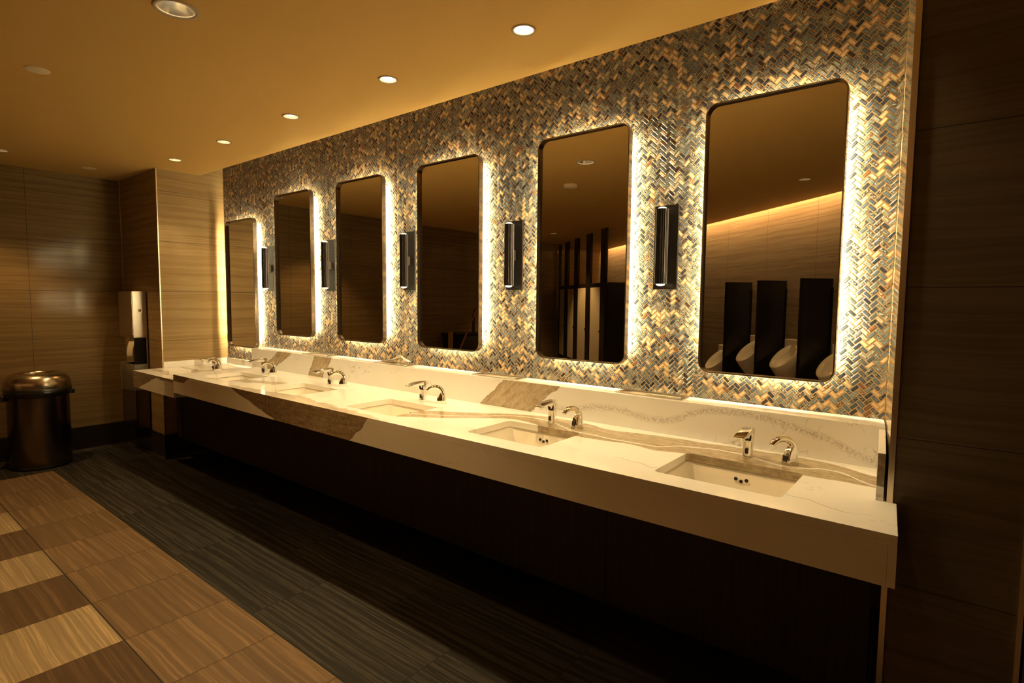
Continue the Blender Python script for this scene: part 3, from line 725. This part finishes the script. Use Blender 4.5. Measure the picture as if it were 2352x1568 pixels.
# hanging towel
bm = bmesh.new(); pv = []
for i in range(9):
    v = i / 8; z = 1.142 - .215 * v; off = -.012 * math.sin(v * 2.6) - .03 * v * v
    pv.append([bm.verts.new((XA + .175 + .165 * u + off * 1.6, -.690 - .028 * math.sin(v * 2.4) + .003 * math.sin(u * 6), z + (.02 * u if i == 8 else 0))) for u in (0, .25, .5, .75, 1)])
for i in range(8):
    for j in range(4): bm.faces.new((pv[i][j], pv[i][j + 1], pv[i + 1][j + 1], pv[i + 1][j]))
o = obj('hanging_paper_towel', bm, M_wpaper, None, True); o.modifiers.new('t', 'SOLIDIFY').thickness = .001
tag(o, 'white paper towel sheet hanging from the dispenser on the pier', 'paper towel')

# ------------------------------------------------------------------ things across the room, seen in the mirrors
def urinal():
    t = thing('urinal', '', 'urinal', (0, 0, 0), FROT, 'white urinals on the far wall')
    n = 28
    def ell(t_, rx, tilt, off=0):
        pass
    top = Vector((0, -.05, 1.02)); lip = Vector((0, -.33, .74)); ce = (top + lip) / 2; ax = (top - lip) / 2
    def ring(cn, kx, ka): return [tuple(cn + Vector((kx * math.cos(2 * math.pi * i / n), 0, 0)) + ka * math.sin(2 * math.pi * i / n)) for i in range(n)]
    bm = bmesh.new()
    back = Vector((0, -.06, .45))
    loft(bm, [ring(back, .05, ax * .12), ring(back.lerp(ce, .35), .10, ax * .45), ring(back.lerp(ce, .7), .145, ax * .78), ring(ce, .165, ax), ring(ce + Vector((0, 0, .006)), .158, ax * .965), ring(ce + Vector((0, .03, -.05)), .135, ax * .8), ring(ce + Vector((0, .07, -.12)), .08, ax * .4)], True, True)
    bmesh.ops.recalc_face_normals(bm, faces=bm.faces); obj('bowl', bm, M_urinal, t, True)
    bm = bmesh.new(); box(bm, -.165, .165, -.06, -.001, .62, 1.085, bev=.012); obj('back_plate', bm, M_urinal, t)
    return t
u0 = urinal(); UL = ['white urinal between the first and second black screens, reflected in the nearest mirror', 'white urinal between the second and third black screens, reflected in the nearest mirror', 'white urinal at the right edge of the reflection in the nearest mirror', 'low white urinal at the left of the reflection in the nearest mirror']
u0.location = far(1.30, 0); u0['label'] = UL[0]
dup(u0, far(.58, 0), UL[1]); dup(u0, far(-.22, 0), UL[2]); dup(u0, far(2.09, 0, -.19), UL[3])
def screen():
    t = thing('urinal_screen', '', 'partition', (0, 0, 0), FROT, 'black urinal screens')
    obj('panel', BX(-.025, .025, -.38, -.002, .40, 1.80, bev=.006), M_part, t)
    obj('wall_bracket', BX(-.032, .032, -.03, -.001, .5, 1.7), M_dark, t)
    return t
p0_ = screen(); PL = ['black urinal screen at the left of the reflection in the nearest mirror', 'middle black urinal screen reflected in the nearest mirror', 'right black urinal screen reflected in the nearest mirror', 'black urinal screen behind the photographer']
p0_.location = far(1.57, 0); p0_['label'] = PL[0]
dup(p0_, far(.85, 0), PL[1]); dup(p0_, far(.07, 0), PL[2])
# stalls
PS = [3.27, 4.05, 4.80, 5.48, 6.10]
PLs = ['black full-height stall post nearest the urinals, in the second mirror', 'second black stall post from the urinals, in the second mirror', 'third black stall post from the urinals, in the second mirror', 'fourth black stall post from the urinals, in the second mirror', 'furthest black stall post from the urinals, in the second mirror']
for s, l in zip(PS, PLs):
    wp = .08 if s > 6 else .24
    o = obj('stall_post', BX(0, wp, -1.50, -1.46, 0, CEIL - .001), M_part); o.location = W0 + dN * s; o.rotation_euler = (0, 0, FROT); tag(o, l, 'partition', 'black stall posts')
HL = ['black header rail above the stall door nearest the urinals', 'black header rail above the second stall door', 'black header rail above the third stall door', 'black header rail above the furthest stall door']
for (a, b), l in zip(zip(PS[:-1], PS[1:]), HL):
    o = obj('stall_header', BX(0, b - a - .242, -1.495, -1.465, 1.762, 1.83), M_part); o.location = W0 + dN * (a + .241); o.rotation_euler = (0, 0, FROT); tag(o, l, 'partition', 'black stall header rails')
DL = ['cream stall door nearest the urinals, in the second mirror', 'second cream stall door from the urinals, in the second mirror', 'third cream stall door from the urinals, in the second mirror', 'furthest cream stall door from the urinals, in the second mirror']
for (a, b), l in zip(zip(PS[:-1], PS[1:]), DL):
    dr = thing('stall_door', l, 'door', far((a + .24 + b) / 2, 1.48), FROT, 'cream stall doors')
    wd_ = b - a - .26
    obj('panel', BX(-wd_ / 2, wd_ / 2, -.012, .012, .40, 1.757, bev=.002), M_door, dr)
    obj('latch', BX(-wd_ / 2 + .008, -wd_ / 2 + .03, -.022, -.0125, 1.0, 1.03), M_chrome, dr)
o = flocal(obj('stall_side_wall', BX(3.255, 3.285, -1.455, -.01, .0, 1.83), M_part)); tag(o, 'black side wall of the first toilet stall, in the second mirror', 'partition')
for k, s in enumerate(PS[1:-1]):
    o = flocal(obj('stall_divider', BX(s + .10, s + .125, -1.455, -.01, .15, 1.80), M_part)); tag(o, 'black divider between toilet stalls behind door %s' % ('one', 'two', 'three')[k], 'partition', 'stall dividers')
    o['label'] = ('black divider behind the first and second stall doors', 'black divider behind the second and third stall doors', 'black divider behind the third and fourth stall doors')[k]
# cleaning cart, mop and brooms by the left wall
t = thing('cleaning_cart', 'dark cleaning cart by the left wall, reflected in the third mirror', 'cleaning cart', (-1.14, -4.40, 0))
obj('tub', BX(-.22, .22, -.38, .38, .16, .93, bev=.02), M_black, t)
obj('top_tray', BX(-.23, .23, -.40, .40, .932, .97, bev=.006), M_dark, t)
obj('yellow_bracket', BX(-.03, .05, .405, .445, .45, 1.00, bev=.004), simple('yellow_plastic', (.55, .30, .03), .4), t)
for sx in (-.17, .17):
    for sy in (-.3, .3):
        bm = bmesh.new(); cyl(bm, (sx - .015, sy, .06), (sx + .015, sy, .06), .06, n=20); wh = obj('wheel', bm, M_black, t)
        bm = bmesh.new(); cyl(bm, (sx, sy, .07), (sx, sy, .165), .012, n=10); obj('caster_stem', bm, M_dark, wh)
t = thing('mop', 'wooden-handled mop leaning over the cleaning cart in the third mirror', 'mop', (-.80, -3.45, 0))
bm = bmesh.new(); cyl(bm, (0, 0, .10), (-.03, -1.02, 1.70), .014, n=12); obj('handle', bm, simple('red_brown_handle', (.34, .12, .05), .5), t)
bm = bmesh.new(); lathe(bm, [(.10, 0), (.085, .05), (.02, .13)], 20, cap0=True, cap1=True); obj('mop_head', bm, M_wpaper, t, True)
for k, (yy, hh, l) in enumerate(((-4.56, 1.34, 'taller dark broom handle standing in the cleaning cart, third mirror'), (-4.48, 1.24, 'shorter dark broom handle standing in the cleaning cart, third mirror'))):
    t = thing('broom', l, 'broom', (-1.15 + .04 * k, yy, .972), 0, 'brooms in the cleaning cart')
    bm = bmesh.new(); cyl(bm, (0, 0, 0), (0, 0, hh - .973), .018, .012, 12); obj('handle', bm, M_black, t)
    bm = bmesh.new(); cyl(bm, (0, 0, hh - .9725), (0, 0, hh - .93), .012, .004, 12); obj('handle_tip', bm, M_dark, t)
